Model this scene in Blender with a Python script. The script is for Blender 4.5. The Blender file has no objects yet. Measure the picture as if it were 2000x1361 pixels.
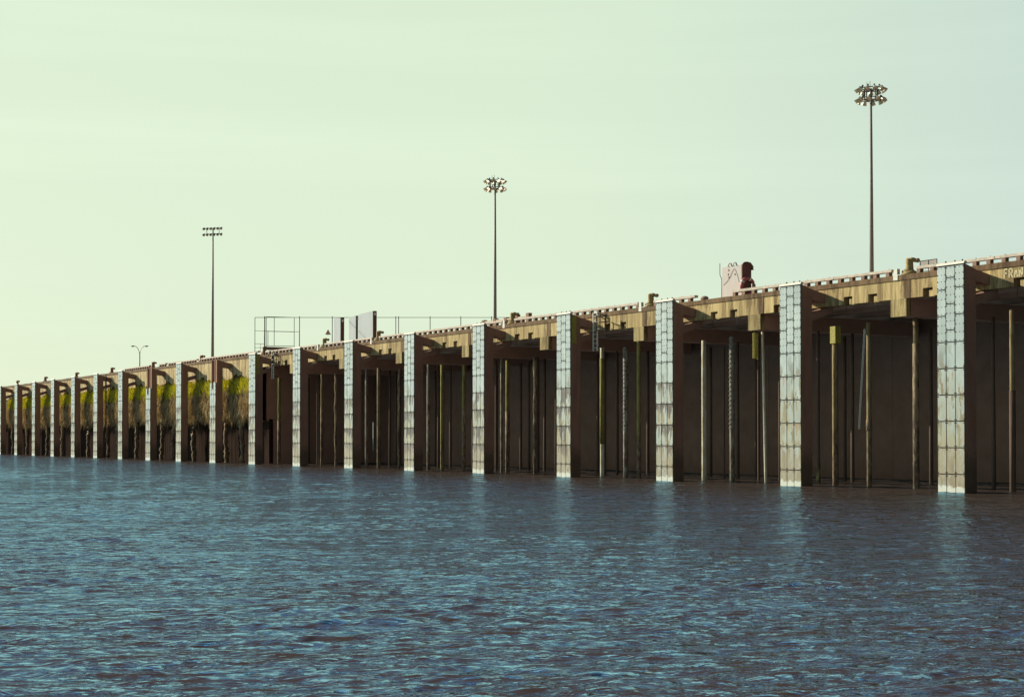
import bpy, bmesh, math, random
import numpy as np
from mathutils import Vector, Matrix

random.seed(7); rng = np.random.default_rng(11)
scene = bpy.context.scene
COL = scene.collection
R = math.radians

# ------------------------------------------------------------------ camera
CH = 2.605
cam_d = bpy.data.cameras.new('camera')
cam = bpy.data.objects.new('camera', cam_d); COL.objects.link(cam)
al = R(30.729); pit = R(1.0)
cam.location = (0, 0, CH)
view = Vector((-math.cos(al)*math.cos(pit), math.sin(al)*math.cos(pit), math.sin(pit)))
cam.rotation_euler = view.to_track_quat('-Z', 'Y').to_euler()
cam_d.sensor_width = 36.0; cam_d.lens = 54.0
cam_d.shift_y = 0.06117
cam_d.clip_start = 0.5; cam_d.clip_end = 20000
scene.camera = cam

# ------------------------------------------------------------------ world and sun
SUN_TO = Vector((-1.9, -1.0, 0.9)).normalized()       # towards the sun
SUN_EL = math.asin(SUN_TO.z); SUN_AZ = math.atan2(SUN_TO.x, SUN_TO.y)
world = bpy.data.worlds.new("World"); scene.world = world
world.use_nodes = True
wn, wl = world.node_tree.nodes, world.node_tree.links
bg = wn['Background']; bg.inputs[1].default_value = 0.12
sky = wn.new('ShaderNodeTexSky'); sky.sky_type = 'NISHITA'; sky.sun_disc = False
sky.sun_elevation = SUN_EL; sky.sun_rotation = SUN_AZ
sky.dust_density = 1.5; sky.ozone_density = 1.0
tc = wn.new('ShaderNodeTexCoord')
sep = wn.new('ShaderNodeSeparateXYZ'); wl.new(tc.outputs['Generated'], sep.inputs[0])
def sky_ramp(stops):
    ramp = wn.new('ShaderNodeValToRGB'); wl.new(sep.outputs['Z'], ramp.inputs[0])
    cr = ramp.color_ramp; cr.interpolation = 'EASE'
    cr.elements[0].position = 0; cr.elements[0].color = (*stops[0][1], 1)
    cr.elements[1].position = 1; cr.elements[1].color = (*stops[-1][1], 1)
    for p_, c_ in stops[1:-1]:
        e_ = cr.elements.new(p_); e_.color = (*c_, 1)
    return ramp.outputs[0]
near_sun = sky_ramp([(0.0, (.66, .77, .59)), (0.13, (.665, .785, .60)), (0.28, (.65, .78, .59)), (0.37, (.33, .52, .60)), (0.47, (.22, .40, .54)),
        (0.68, (.11, .23, .36)), (1.0, (.05, .10, .17))])
away_sun = sky_ramp([(0.0, (.555, .67, .60)), (0.13, (.545, .665, .60)), (0.277, (.52, .64, .585)), (0.345, (.20, .30, .41)),
        (0.60, (.07, .12, .19)), (1.0, (.03, .06, .11))])
dotn = wn.new('ShaderNodeVectorMath'); dotn.operation = 'DOT_PRODUCT'
wl.new(tc.outputs['Generated'], dotn.inputs[0])
dotn.inputs[1].default_value = (SUN_TO.x, SUN_TO.y, 0.15)
mrs = wn.new('ShaderNodeMapRange'); wl.new(dotn.outputs['Value'], mrs.inputs[0])
mrs.inputs[1].default_value = .12; mrs.inputs[2].default_value = .52; mrs.interpolation_type = 'SMOOTHSTEP'
mixs = wn.new('ShaderNodeMix'); mixs.data_type = 'RGBA'; wl.new(mrs.outputs[0], mixs.inputs[0])
wl.new(away_sun, mixs.inputs[6]); wl.new(near_sun, mixs.inputs[7])
mr = wn.new('ShaderNodeMapRange'); wl.new(dotn.outputs['Value'], mr.inputs[0])
mr.inputs[1].default_value = -0.4; mr.inputs[2].default_value = 0.2
mr.inputs[3].default_value = 1.6; mr.inputs[4].default_value = 5.85
sc1 = wn.new('ShaderNodeVectorMath'); sc1.operation = 'SCALE'
wl.new(mixs.outputs[2], sc1.inputs[0]); wl.new(mr.outputs[0], sc1.inputs['Scale'])
# very faint streaks of high cloud
mp = wn.new('ShaderNodeMapping'); mp.inputs['Scale'].default_value = (1.2, 1.2, 22)
wl.new(tc.outputs['Generated'], mp.inputs[0])
nz = wn.new('ShaderNodeTexNoise'); nz.inputs['Scale'].default_value = 1.6; nz.inputs['Detail'].default_value = 5
wl.new(mp.outputs[0], nz.inputs['Vector'])
mr2 = wn.new('ShaderNodeMapRange'); wl.new(nz.outputs['Fac'], mr2.inputs[0])
mr2.inputs[1].default_value = .42; mr2.inputs[2].default_value = .75; mr2.inputs[3].default_value = 0.995; mr2.inputs[4].default_value = 1.045
sc2 = wn.new('ShaderNodeVectorMath'); sc2.operation = 'SCALE'
wl.new(sc1.outputs[0], sc2.inputs[0]); wl.new(mr2.outputs[0], sc2.inputs['Scale'])
mulN = wn.new('ShaderNodeVectorMath'); mulN.operation = 'MULTIPLY'
wl.new(sky.outputs[0], mulN.inputs[0]); mulN.inputs[1].default_value = (.07, .065, .05)
addN = wn.new('ShaderNodeVectorMath'); addN.operation = 'ADD'
wl.new(sc2.outputs[0], addN.inputs[0]); wl.new(mulN.outputs[0], addN.inputs[1])
wl.new(addN.outputs[0], bg.inputs[0])

sun_d = bpy.data.lights.new('sun', 'SUN'); sun_d.energy = 5.0; sun_d.angle = R(0.55)
sun_d.color = (1.0, .93, .74)
sun = bpy.data.objects.new('sun', sun_d); COL.objects.link(sun)
sun.rotation_euler = (-SUN_TO).to_track_quat('-Z', 'Y').to_euler(); sun.location = (-60, -40, 60)
scene.view_settings.view_transform = 'Standard'; scene.view_settings.look = 'None'
scene.view_settings.exposure = 0.55; scene.view_settings.gamma = 1.0
scene.cycles.max_bounces = 6; scene.cycles.diffuse_bounces = 3; scene.cycles.glossy_bounces = 3

# ------------------------------------------------------------------ helpers
class MB:
    def __init__(s): s.v = []; s.f = []
    def add(s, vs, fs):
        o = len(s.v); s.v += [tuple(v) for v in vs]; s.f += [tuple(i+o for i in f) for f in fs]; return s
    def box(s, a, b):
        x0, y0, z0 = a; x1, y1, z1 = b
        return s.add([(x0,y0,z0),(x1,y0,z0),(x1,y1,z0),(x0,y1,z0),(x0,y0,z1),(x1,y0,z1),(x1,y1,z1),(x0,y1,z1)],
                     [(0,3,2,1),(4,5,6,7),(0,1,5,4),(1,2,6,5),(2,3,7,6),(3,0,4,7)])
    def hexa(s, p):   # eight corners, bottom four ccw then top four
        return s.add(p, [(0,3,2,1),(4,5,6,7),(0,1,5,4),(1,2,6,5),(2,3,7,6),(3,0,4,7)])
    def bar(s, p, q, w, h, up=(0,0,1)):
        p = Vector(p); q = Vector(q); d = (q-p).normalized(); u = Vector(up)
        if abs(d.dot(u)) > .98: u = Vector((1,0,0))
        a = d.cross(u).normalized(); b = a.cross(d).normalized()
        a *= w/2; b *= h/2
        return s.hexa([p-a-b, p+a-b, p+a+b, p-a+b, q-a-b, q+a-b, q+a+b, q-a+b])
    def tube(s, pts, r, n=8, cap=True):
        pts = [Vector(p) for p in pts]; rs = r if isinstance(r, (list, tuple)) else [r]*len(pts)
        vs = []; fs = []
        for i, p in enumerate(pts):
            d = (pts[min(i+1, len(pts)-1)]-pts[max(i-1, 0)]).normalized()
            u = Vector((0,0,1)) if abs(d.z) < .9 else Vector((1,0,0))
            a = d.cross(u).normalized(); b = a.cross(d)
            for k in range(n):
                t = 2*math.pi*k/n; vs.append(p+(a*math.cos(t)+b*math.sin(t))*rs[i])
        for i in range(len(pts)-1):
            for k in range(n):
                k2 = (k+1) % n; fs.append((i*n+k, i*n+k2, (i+1)*n+k2, (i+1)*n+k))
        if cap: fs.append(tuple(range(n))[::-1]); fs.append(tuple((len(pts)-1)*n+k for k in range(n)))
        return s.add(vs, fs)
    def ell(s, c, r, nu=12, nv=8):
        vs = []; fs = []
        for j in range(nv+1):
            ph = math.pi*j/nv
            for k in range(nu):
                t = 2*math.pi*k/nu
                vs.append((c[0]+r[0]*math.sin(ph)*math.cos(t), c[1]+r[1]*math.sin(ph)*math.sin(t), c[2]+r[2]*math.cos(ph)))
        for j in range(nv):
            for k in range(nu):
                k2 = (k+1) % nu; fs.append((j*nu+k, (j+1)*nu+k, (j+1)*nu+k2, j*nu+k2))
        return s.add(vs, fs)
    def prism(s, poly, y0, y1):     # polygon in X,Z extruded along Y
        n = len(poly)
        vs = [(x, y0, z) for x, z in poly]+[(x, y1, z) for x, z in poly]
        fs = [tuple(range(n)), tuple(range(2*n-1, n-1, -1))]
        fs += [(i, i+n, (i+1) % n+n, (i+1) % n) for i in range(n)]
        return s.add(vs, fs)
    def mesh(s, name, smooth=False):
        me = bpy.data.meshes.new(name); me.from_pydata(s.v, [], s.f); me.update()
        if smooth:
            for p in me.polygons: p.use_smooth = True
        return me
    def build(s, name, mat, parent=None, smooth=False, loc=None, bevel=0, fix=True):
        me = s.mesh(name, smooth)
        if fix:
            bm = bmesh.new(); bm.from_mesh(me); bmesh.ops.recalc_face_normals(bm, faces=bm.faces); bm.to_mesh(me); bm.free()
        return link(name, me, mat, parent, loc, bevel)

def link(name, me, mat, parent=None, loc=None, bevel=0):
    o = bpy.data.objects.new(name, me); COL.objects.link(o)
    if mat and not me.materials: me.materials.append(mat)
    if parent: o.parent = parent
    if loc: o.location = loc
    if bevel:
        m = o.modifiers.new('bevel', 'BEVEL'); m.width = bevel; m.segments = 2; m.limit_method = 'ANGLE'
    return o
def thing(name, label, cat, loc=(0,0,0), rotz=0, group=None):
    o = bpy.data.objects.new(name, None); COL.objects.link(o)
    o.location = loc; o.rotation_euler = (0, 0, rotz); o.empty_display_size = .3
    return tag(o, label, cat, group)
def tag(o, label, cat, group=None):
    o['label'] = label; o['category'] = cat
    if group: o['group'] = group
    return o
def struct(o): o['kind'] = 'structure'; return o
def copy_tree(root, loc, label, group=None, rotz=None):
    r = root.copy(); COL.objects.link(r); r.location = loc; r['label'] = label
    if rotz is not None: r.rotation_euler = (0, 0, rotz)
    if group: r['group'] = group
    def rec(src, dst):
        for ch in [c for c in list(src.children)]:
            c = ch.copy(); COL.objects.link(c); c.parent = dst; rec(ch, c)
    rec(root, r)
    return r

# ------------------------------------------------------------------ materials
class NT:
    def __init__(s, name):
        s.m = bpy.data.materials.new(name); s.m.use_nodes = True
        s.n = s.m.node_tree.nodes; s.l = s.m.node_tree.links; s.b = s.n['Principled BSDF']
        s.geo = s.n.new('ShaderNodeNewGeometry')
    def pos(s): return s.geo.outputs['Position']
    def noise(s, scale, detail=4, vec=(1,1,1), rough=.55, dist=0, offs=None, src=None):
        mp = s.n.new('ShaderNodeMapping'); mp.inputs['Scale'].default_value = vec
        s.l.new(src if src is not None else s.pos(), mp.inputs[0])
        if offs is not None: s.l.new(offs, mp.inputs['Location'])
        t = s.n.new('ShaderNodeTexNoise'); t.inputs['Scale'].default_value = scale
        t.inputs['Detail'].default_value = detail; t.inputs['Roughness'].default_value = rough
        t.inputs['Distortion'].default_value = dist
        s.l.new(mp.outputs[0], t.inputs['Vector']); return t.outputs['Fac']
    def rng(s, x, a, b, c=0., d=1., smooth=False):
        t = s.n.new('ShaderNodeMapRange'); s.l.new(x, t.inputs[0])
        if smooth: t.interpolation_type = 'SMOOTHSTEP'
        for i, v in enumerate((a, b, c, d)): t.inputs[i+1].default_value = v
        return t.outputs[0]
    def math(s, op, a, b=None):
        t = s.n.new('ShaderNodeMath'); t.operation = op
        for i, v in enumerate((a, b)):
            if v is None: continue
            if isinstance(v, (int, float)): t.inputs[i].default_value = v
            else: s.l.new(v, t.inputs[i])
        return t.outputs[0]
    def mix(s, f, a, b):
        t = s.n.new('ShaderNodeMix'); t.data_type = 'RGBA'
        if isinstance(f, (int, float)): t.inputs[0].default_value = f
        else: s.l.new(f, t.inputs[0])
        for i, v in ((6, a), (7, b)):
            if isinstance(v, tuple): t.inputs[i].default_value = (*v, 1)
            else: s.l.new(v, t.inputs[i])
        return t.outputs[2]
    def xyz(s, src=None):
        t = s.n.new('ShaderNodeSeparateXYZ'); s.l.new(src if src is not None else s.pos(), t.inputs[0]); return t.outputs
    def rnd(s):
        if not hasattr(s, 'oi'): s.oi = s.n.new('ShaderNodeObjectInfo')
        return s.oi.outputs['Random']
    def bump(s, h, strength=.4, dist=.02):
        t = s.n.new('ShaderNodeBump'); t.inputs['Strength'].default_value = strength
        t.inputs['Distance'].default_value = dist; s.l.new(h, t.inputs['Height'])
        s.l.new(t.outputs[0], s.b.inputs['Normal'])
    def out(s, col, rough=.8, spec=.3, metal=0):
        if isinstance(col, tuple): s.b.inputs['Base Color'].default_value = (*col, 1)
        else: s.l.new(col, s.b.inputs['Base Color'])
        if isinstance(rough, (int, float)): s.b.inputs['Roughness'].default_value = rough
        else: s.l.new(rough, s.b.inputs['Roughness'])
        s.b.inputs['Specular IOR Level'].default_value = spec; s.b.inputs['Metallic'].default_value = metal
        return s.m
def simple(name, col, rough=.75, var=.25, scale=4, spec=.25, metal=0, streak=False):
    t = NT(name)
    n = t.noise(scale, 5, (1, 1, .18) if streak else (1, 1, 1))
    dark = tuple(c*(1-var) for c in col); light = tuple(min(1, c*(1+var)) for c in col)
    t.bump(t.noise(scale*6, 3), .3, .01)
    return t.out(t.mix(t.rng(n, .3, .7), dark, light), rough, spec, metal)

def mat_concrete(name, base, dark, patchy=.5):
    t = NT(name)
    st = t.noise(2.6, 6, (1.0, 1.0, .10), .65)
    st2 = t.noise(7.5, 4, (1, 1, .05), .6)
    bl = t.noise(.5, 4)
    c = t.mix(t.rng(st, .38, .66), dark, base)
    c = t.mix(t.math('MULTIPLY', t.rng(st2, .48, .72), .55), c, tuple(min(1, x*1.35) for x in base))
    c = t.mix(t.math('MULTIPLY', t.rng(bl, .42, .68), patchy), c, tuple(x*.62 for x in base))
    stn = t.noise(1.1, 6, (1.6, 1, .22), .7, .6)
    c = t.mix(t.math('MULTIPLY', t.rng(stn, .51, .59), .75), c, tuple(x*.6 for x in dark))
    fine = t.noise(22, 4)
    c = t.mix(t.math('MULTIPLY', t.rng(fine, .55, .75), .35), c, tuple(x*.5 for x in dark))
    t.bump(t.noise(14, 5), .5, .03)
    return t.out(c, .9, .15)
M_conc = mat_concrete('weathered_concrete', (.54, .415, .20), (.23, .155, .075), .40)
M_cope = mat_concrete('brown_coping_concrete', (.21, .135, .075), (.115, .07, .04), .5)
M_cap = mat_concrete('pile_cap_concrete', (.43, .34, .165), (.15, .10, .045), .5)
M_old = mat_concrete('old_wall_concrete', (.62, .48, .255), (.22, .15, .075), .5)

def mat_pads(name, amt, holes, algae=.9):
    """pale plastic fender pads: clean above, algae, rust and black mussel scallops below"""
    t = NT(name)
    x, y, z = t.xyz()
    r = t.rnd(); off = t.n.new('ShaderNodeCombineXYZ')
    t.l.new(t.math('MULTIPLY', r, 53.0), off.inputs[0]); t.l.new(t.math('MULTIPLY', r, 91.0), off.inputs[2])
    o = off.outputs[0]
    pal = t.mix(t.rng(t.noise(1.3, 4, (1, 1, .5), offs=o), .3, .7), (.23, .29, .285), (.36, .43, .42))
    pal = t.mix(t.math('MULTIPLY', t.rng(t.noise(9, 4, (1, 1, .25), offs=o), .55, .75), .5), pal, (.31, .33, .29))
    low = t.rng(z, 7.4, 5.6, 0, 1)                       # stained zone
    per = t.math('FRACT', t.math('DIVIDE', t.math('SUBTRACT', 7.2, z), 1.265))   # 0 at the top of a pad
    nz = t.noise(2.6, 6, (1.1, 1, .34), .62, .15, offs=o)
    al = t.math('MULTIPLY', t.rng(nz, .535-.03*amt, .555, 0, 1), low)
    c = t.mix(t.math('MULTIPLY', al, algae), pal, t.mix(t.rng(t.noise(5, 3, offs=o), .4, .6), (.125, .105, .035), (.07, .052, .027)))
    tint = t.math('MULTIPLY', t.rng(z, 6.4, 3.4, 0, .80), t.rng(t.noise(2.1, 3, (1, 1, .3), offs=o), .3, .6))
    c = t.mix(t.math('MULTIPLY', tint, amt), c, (.29, .255, .15))
    rust = t.math('MULTIPLY', t.rng(t.noise(2.0, 5, (1.4, 1, .35), offs=o), .62, .70), low)
    c = t.mix(t.math('MULTIPLY', rust, .6), c, (.36, .17, .075))
    # scallops hanging from the pad joints
    sc = t.noise(3.4, 4, (1.3, 1, .16), .6, .3, offs=o)
    hang = t.math('ADD', t.math('SUBTRACT', sc, t.math('MULTIPLY', per, .30)), t.math('MULTIPLY', t.math('SUBTRACT', r, .35), .13))
    zone = t.math('MULTIPLY', t.rng(z, 6.6, 5.6, 0, 1), t.rng(z, .9, 1.6, 0, 1))
    hole = t.math('MULTIPLY', t.rng(hang, .405+.06*(1-holes), .42+.06*(1-holes), 0, 1), zone)
    c = t.mix(t.math('MULTIPLY', hole, .95 if holes > 0 else 0), c, (.045, .028, .018))
    # brown wet foot with a pale washed line at the water
    wet = t.math('MULTIPLY', t.rng(z, 2.6, 1.3, 0, 1), t.rng(t.noise(13, 4, (1, 1, .5), offs=o), .38, .62, .35, 1))
    c = t.mix(t.math('MULTIPLY', wet, .75), c, (.22, .165, .10))
    wl_ = t.math('ADD', z, t.math('MULTIPLY', t.noise(4, 3), -.5))
    c = t.mix(t.math('MULTIPLY', t.rng(wl_, .08, .0, 0, 1), .9), c, (.52, .53, .46))
    t.bump(t.noise(18, 4, offs=o), .3, .01)
    return t.out(c, .55, .35)
M_padA = mat_pads('pad_facing_mild', 1.0, .0)
M_padB = mat_pads('pad_facing_heavy', 1.0, 1.0)
M_padC = mat_pads('pad_facing_far', 1.0, .55)
M_joint = simple('pad_joint_dark', (.055, .035, .024), .9)
M_bolt = simple('bolt_dark', (.05, .035, .03), .6)
t = NT('dark_rusty_steel'); x_s, y_s, z_s = t.xyz()
n_s = t.noise(2.5, 5, (1, 1, .18)); c_s = t.mix(t.rng(n_s, .3, .7), (.25, .14, .105), (.33, .195, .145))
r_s = t.noise(1.7, 6, (1, 1, .4), .65); c_s = t.mix(t.math('MULTIPLY', t.rng(r_s, .56, .66), .5), c_s, (.34, .15, .07))
w_s = t.rng(t.math('ADD', z_s, t.math('MULTIPLY', t.noise(6, 4), 1.6)), 3.0, 2.0, 0, 1); c_s = t.mix(t.math('MULTIPLY', w_s, .75), c_s, (.10, .07, .045))
t.bump(t.noise(12, 4), .4, .03)
M_steel = t.out(c_s, .9, .05)
M_strut = simple('strut_steel', (.28, .165, .125), .85, .1, 3, .1)
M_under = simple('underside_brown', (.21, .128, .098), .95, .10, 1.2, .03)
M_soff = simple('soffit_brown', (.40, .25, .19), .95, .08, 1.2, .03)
M_undercut = simple('shade_dark_timber', (.030, .020, .016), 1.0, .35, 3, .0, 0, True)  # near-black colour stands in for the shade of the undercut
M_white = simple('white_paint_worn', (.60, .58, .50), .7, .12, 5, .3)
M_rail = simple('faded_pink_timber', (.50, .42, .345), .85, .22, 5, .2)
M_block = simple('rail_block_timber', (.24, .15, .105), .85, .3, 6, .2)
M_boll = simple('bollard_cast_iron', (.30, .215, .09), .8, .35, 8, .3)
M_pole = simple('mast_galvanised', (.20, .19, .17), .6, .15, 3, .4)
M_darkm = simple('dark_metal', (.07, .06, .052), .6, .2, 6, .4)
M_bowl = simple('lamp_reflector', (.52, .49, .36), .35, .25, 9, .6, .3)
M_slab = simple('pale_board_paint', (.31, .355, .375), .7, .07, 1.2, .3, 0, True)
M_slabd = simple('board_edge_brown', (.13, .075, .055), .8, .15, 4)
M_pink = simple('faded_red_paint', (.45, .395, .365), .7, .08, 2.2, .3, 0, True)
M_mar = simple('dark_red_paint', (.16, .07, .055), .7, .15, 4, .3)
M_ring = simple('lifebuoy_red', (.42, .12, .115), .6, .15, 6, .35)
M_signp = simple('sign_pink', (.62, .33, .28), .6, .1, 6)
M_signw = simple('sign_white', (.72, .70, .62), .6, .1, 6)
M_letter = simple('stencil_paint', (.60, .52, .32), .9, .25, 16, .1)
M_yel = simple('yellow_green_sleeve', (.30, .26, .05), .7, .3, 9, .3)
M_deck = simple('deck_concrete', (.48, .32, .24), .9, .2, .6, .1)
M_earth = simple('bank_earth', (.10, .065, .035), .95, .45, 2.4, .05)

def mat_pile(name, a, b, lowz=3.2):
    t = NT(name); x, y, z = t.xyz()
    n = t.noise(5, 5, (1, 1, .3)); c = t.mix(t.rng(n, .35, .65), a, b)
    g = t.noise(7, 5, (1, 1, .35), .7)
    zz = t.math('ADD', z, t.math('MULTIPLY', g, 3.0))
    f = t.rng(zz, lowz+1.8, lowz+.6, 0, 1)
    c = t.mix(t.math('MULTIPLY', f, t.rng(g, .40, .56)), c, (.11, .072, .053))
    t.bump(g, .8, .05)
    return t.out(c, .85, .15)
M_ptan = mat_pile('pile_tan', (.17, .125, .065), (.29, .22, .115))
M_pyel = mat_pile('pile_olive_yellow', (.17, .15, .05), (.28, .245, .085))
M_pgry = mat_pile('pile_grey', (.36, .34, .27), (.13, .09, .065), 2.5)
M_pwht = mat_pile('pile_white', (.62, .60, .50), (.44, .38, .24), .2)
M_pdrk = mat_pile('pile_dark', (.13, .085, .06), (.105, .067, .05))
M_pmus = mat_pile('pile_mussel', (.40, .31, .18), (.11, .072, .053), 4)

def mat_blades(name, c1, c2, c3):
    t = NT(name); n = t.noise(1.4, 4); m = t.noise(9, 3)
    c = t.mix(t.rng(n, .35, .65), c1, c2); c = t.mix(t.rng(m, .5, .7, 0, .8), c, c3)
    m_ = t.out(c, .8, .15); return m_
M_grass = mat_blades('bright_grass', (.78, .72, .07), (.52, .52, .06), (.82, .68, .18))
M_dry = mat_blades('dry_grass', (.66, .54, .33), (.36, .26, .14), (.80, .68, .46))

# water: murky brown body under a glossy rippled surface that tints reflections sea-blue
t = NT('harbour_water')
rotm = t.n.new('ShaderNodeMapping'); rotm.inputs['Rotation'].default_value = (0, 0, -(math.pi-al)-R(12)); t.l.new(t.pos(), rotm.inputs[0])
b1 = t.noise(1.7, 4, (1.5, .56, 1), .52, .6, src=rotm.outputs[0]); b2 = t.noise(4.6, 3, (1.4, .7, 1), .55, .3, src=rotm.outputs[0])
hgt = t.math('ADD', t.math('MULTIPLY', b1, 1.0), t.math('MULTIPLY', b2, .13))
bp = t.n.new('ShaderNodeBump'); bp.inputs['Strength'].default_value = 1.0; cats = t.noise(.55, 6, (1.5, .55, 1), .68, .8, src=rotm.outputs[0])      # cat's paws: rougher and smoother patches
t.l.new(t.rng(cats, .36, .62, .08, .36), bp.inputs['Distance'])
t.l.new(hgt, bp.inputs['Height'])
body = t.n.new('ShaderNodeBsdfDiffuse'); body.inputs['Color'].default_value = (.068, .045, .035, 1)
upv = t.n.new('ShaderNodeCombineXYZ'); upv.inputs[2].default_value = 1.0; t.l.new(upv.outputs[0], body.inputs['Normal'])   # silty water scatters from within, whatever the ripple's tilt
gls = t.n.new('ShaderNodeBsdfGlossy'); gls.inputs['Color'].default_value = (.40, .74, 1.0, 1); gls.inputs['Roughness'].default_value = .02
fr = t.n.new('ShaderNodeFresnel'); fr.inputs['IOR'].default_value = 1.9
for n_ in (gls, fr): t.l.new(bp.outputs[0], n_.inputs['Normal'])
mx = t.n.new('ShaderNodeMixShader'); t.l.new(fr.outputs[0], mx.inputs[0]); t.l.new(body.outputs[0], mx.inputs[1]); t.l.new(gls.outputs[0], mx.inputs[2])
t.l.new(mx.outputs[0], t.n['Material Output'].inputs['Surface'])
M_water = t.m

# ------------------------------------------------------------------ geometry constants
YP = 55.657            # front plane of the fender pads
YW = YP + 1.8          # front plane of the quay wall
ZD = 10.97             # top of the deck edge
ORD = ['first', 'second', 'third', 'fourth', 'fifth', 'sixth', 'seventh', 'eighth', 'ninth', 'tenth', 'eleventh',
       'twelfth', 'thirteenth', 'fourteenth', 'fifteenth', 'sixteenth', 'seventeenth', 'eighteenth', 'nineteenth', 'twentieth']

# ------------------------------------------------------------------ water sheet
def make_water():
    c0 = math.atan2(view.y, view.x)
    half = R(26)
    fine = np.arange(-half, half, R(0.055))
    coarse = np.arange(half, 2*math.pi-half, R(1.5))
    ang = np.concatenate([fine, coarse]); na = len(ang)
    stepa = np.concatenate([np.full(len(fine), R(.055)), np.full(len(coarse), R(1.5))])
    rs = [3.0]
    while rs[-1] < 9000:
        r = rs[-1]
        if r < 11: d = .12
        elif r < 300: d = max(.024, r*.0017)
        else: d = r*.03
        rs.append(r+d)
    rs = np.array(rs); nr = len(rs)
    dr = np.gradient(rs)
    X = (rs[:, None]*np.cos(ang+c0)[None, :]).astype(np.float32)
    Y = (rs[:, None]*np.sin(ang+c0)[None, :]).astype(np.float32)
    cell = np.maximum(dr[:, None], (rs[:, None]*stepa[None, :])).astype(np.float32)
    Z = np.zeros_like(X)
    NW = 100
    lam = np.geomspace(.10, 4.0, NW)
    g = np.random.default_rng(5)
    main = c0 + math.pi + R(12)
    # slow gusts vary the height of the ripples over the surface
    gust = np.clip(1 + .26*np.sin(X*.11+Y*.07+1.3+np.sin(Y*.21)) + .22*np.sin(X*.045-Y*.13+4.0) + .22*np.sin(X*.41+Y*.33+1.5*np.sin(X*.23-Y*.17)) + .16*np.sin(X*.9-Y*.6), .55, 1.45)
    for l in lam:
        k = 2*math.pi/l; th = main + g.normal(0, R(27 if l < .9 else 15)); ph = g.uniform(0, 6.283)
        slope = .025 * (math.exp(-(math.log(l/.36))**2/(2*.62**2)) + (.26 if l > .9 else .2))
        a = slope/k
        fade = np.clip((l/cell - 2.2)/2.5, 0, 1)
        w = np.sin(k*(X*math.cos(th)+Y*math.sin(th)) + ph + .7*np.sin(X*.21+ph*3)+.6*np.sin(Y*.17+ph))
        Z += (a*fade*w).astype(np.float32)
    Z = (Z*gust).astype(np.float32)
    V = np.stack([X, Y, Z], -1).reshape(-1, 3)
    V = np.concatenate([V, [[0, 0, 0]]]).astype(np.float32)
    i = np.arange(nr-1)[:, None]*na; j = np.arange(na)[None, :]; j2 = (j+1) % na
    Q = np.stack([i+j, i+na+j, i+na+j2, i+j2], -1).reshape(-1, 4)
    T = np.stack([np.full(na, nr*na), np.arange(na), (np.arange(na)+1) % na], -1)
    me = bpy.data.meshes.new('water')
    me.vertices.add(len(V)); me.vertices.foreach_set('co', V.ravel())
    nl = Q.size+T.size
    me.loops.add(nl); me.loops.foreach_set('vertex_index', np.concatenate([Q.ravel(), T.ravel()]).astype(np.int32))
    me.polygons.add(len(Q)+len(T))
    st = np.concatenate([np.arange(len(Q))*4, len(Q)*4+np.arange(len(T))*3]).astype(np.int32)
    me.polygons.foreach_set('loop_start', st)
    me.polygons.foreach_set('use_smooth', np.ones(len(Q)+len(T), bool))
    me.update(calc_edges=True)
    return struct(link('water', me, M_water))
make_water()

# ------------------------------------------------------------------ deck, bank and what closes the underside
XR, XM, XL = 30.0, -147.3, -700.0
mb = MB(); mb.box((XL, YW+.56, 10.45), (XR+900, YW+1600, 10.90)); struct(mb.build('pier_deck', M_deck))
# dark timber bulkhead far under the deck
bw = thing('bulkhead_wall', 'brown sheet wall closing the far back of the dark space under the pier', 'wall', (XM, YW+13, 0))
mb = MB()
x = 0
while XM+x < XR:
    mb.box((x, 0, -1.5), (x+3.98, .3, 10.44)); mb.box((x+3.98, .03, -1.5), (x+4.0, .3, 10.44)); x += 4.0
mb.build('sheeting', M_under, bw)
# soffit beams under the deck (joists along the pier)
sb = thing('deck_joists', 'long brown joists under the pier deck behind the concrete edge', 'joists', (XM, YW+3, 10.0))
for k in range(4): MB().box((0, k*2.6, -.1), (XR-XM, k*2.6+.45, .44)).build('joist', M_soff, sb)

# left stretch: earth bank and undercut behind it
def bank_profile(x):
    n = lambda f, p: math.sin(x*f+p)
    top = 8.75+.12*n(1.3, 0)+.1*n(2.9, 1)
    return top, n
def make_bank():
    xs = np.arange(XM+.3, XL, -.35); prof = [(9.6, .75), (8.85, .30), (8.3, .0), (7.6, -.12), (6.8, -.18), (6.0, -.12), (5.2, .05), (4.5, .35), (4.2, .9), (4.15, 1.6)]
    vs = []; fs = []; m = len(prof)
    for i, x in enumerate(xs):
        for j, (z, y) in enumerate(prof):
            wz = .16*math.sin(x*.9+j)+.12*math.sin(x*2.3+2*j)+random.uniform(-.06, .06)
            wy = .14*math.sin(x*1.7+j*1.3)+random.uniform(-.07, .07)
            if j == 0: wz = 0; wy = 0
            vs.append((x, YW+y+wy, z+wz))
    for i in range(len(xs)-1):
        for j in range(m-1): fs.append((i*m+j, i*m+j+1, (i+1)*m+j+1, (i+1)*m+j))
    mb = MB(); mb.add(vs, fs)
    # close the right-hand end of the bank with a return face
    struct(mb.build('bank', M_earth, smooth=True))
make_bank()
uw = thing('crib_wall', 'crib wall coloured shadow dark, recessed below the grassy bank on the left', 'wall', (XM, YW+1.3, 0))
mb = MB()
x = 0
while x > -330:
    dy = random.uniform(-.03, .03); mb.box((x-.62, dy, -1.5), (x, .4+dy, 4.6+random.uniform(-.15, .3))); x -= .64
mb.build('timber', M_undercut, uw)
mb = MB(); mb.box((-.4, -.2, 4.3), (0, 11.7, 10.4)); mb.box((-.38, .45, -1.5), (-.02, 11.68, 4.28)); mb.build('end_wall', M_soff, uw)

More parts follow.
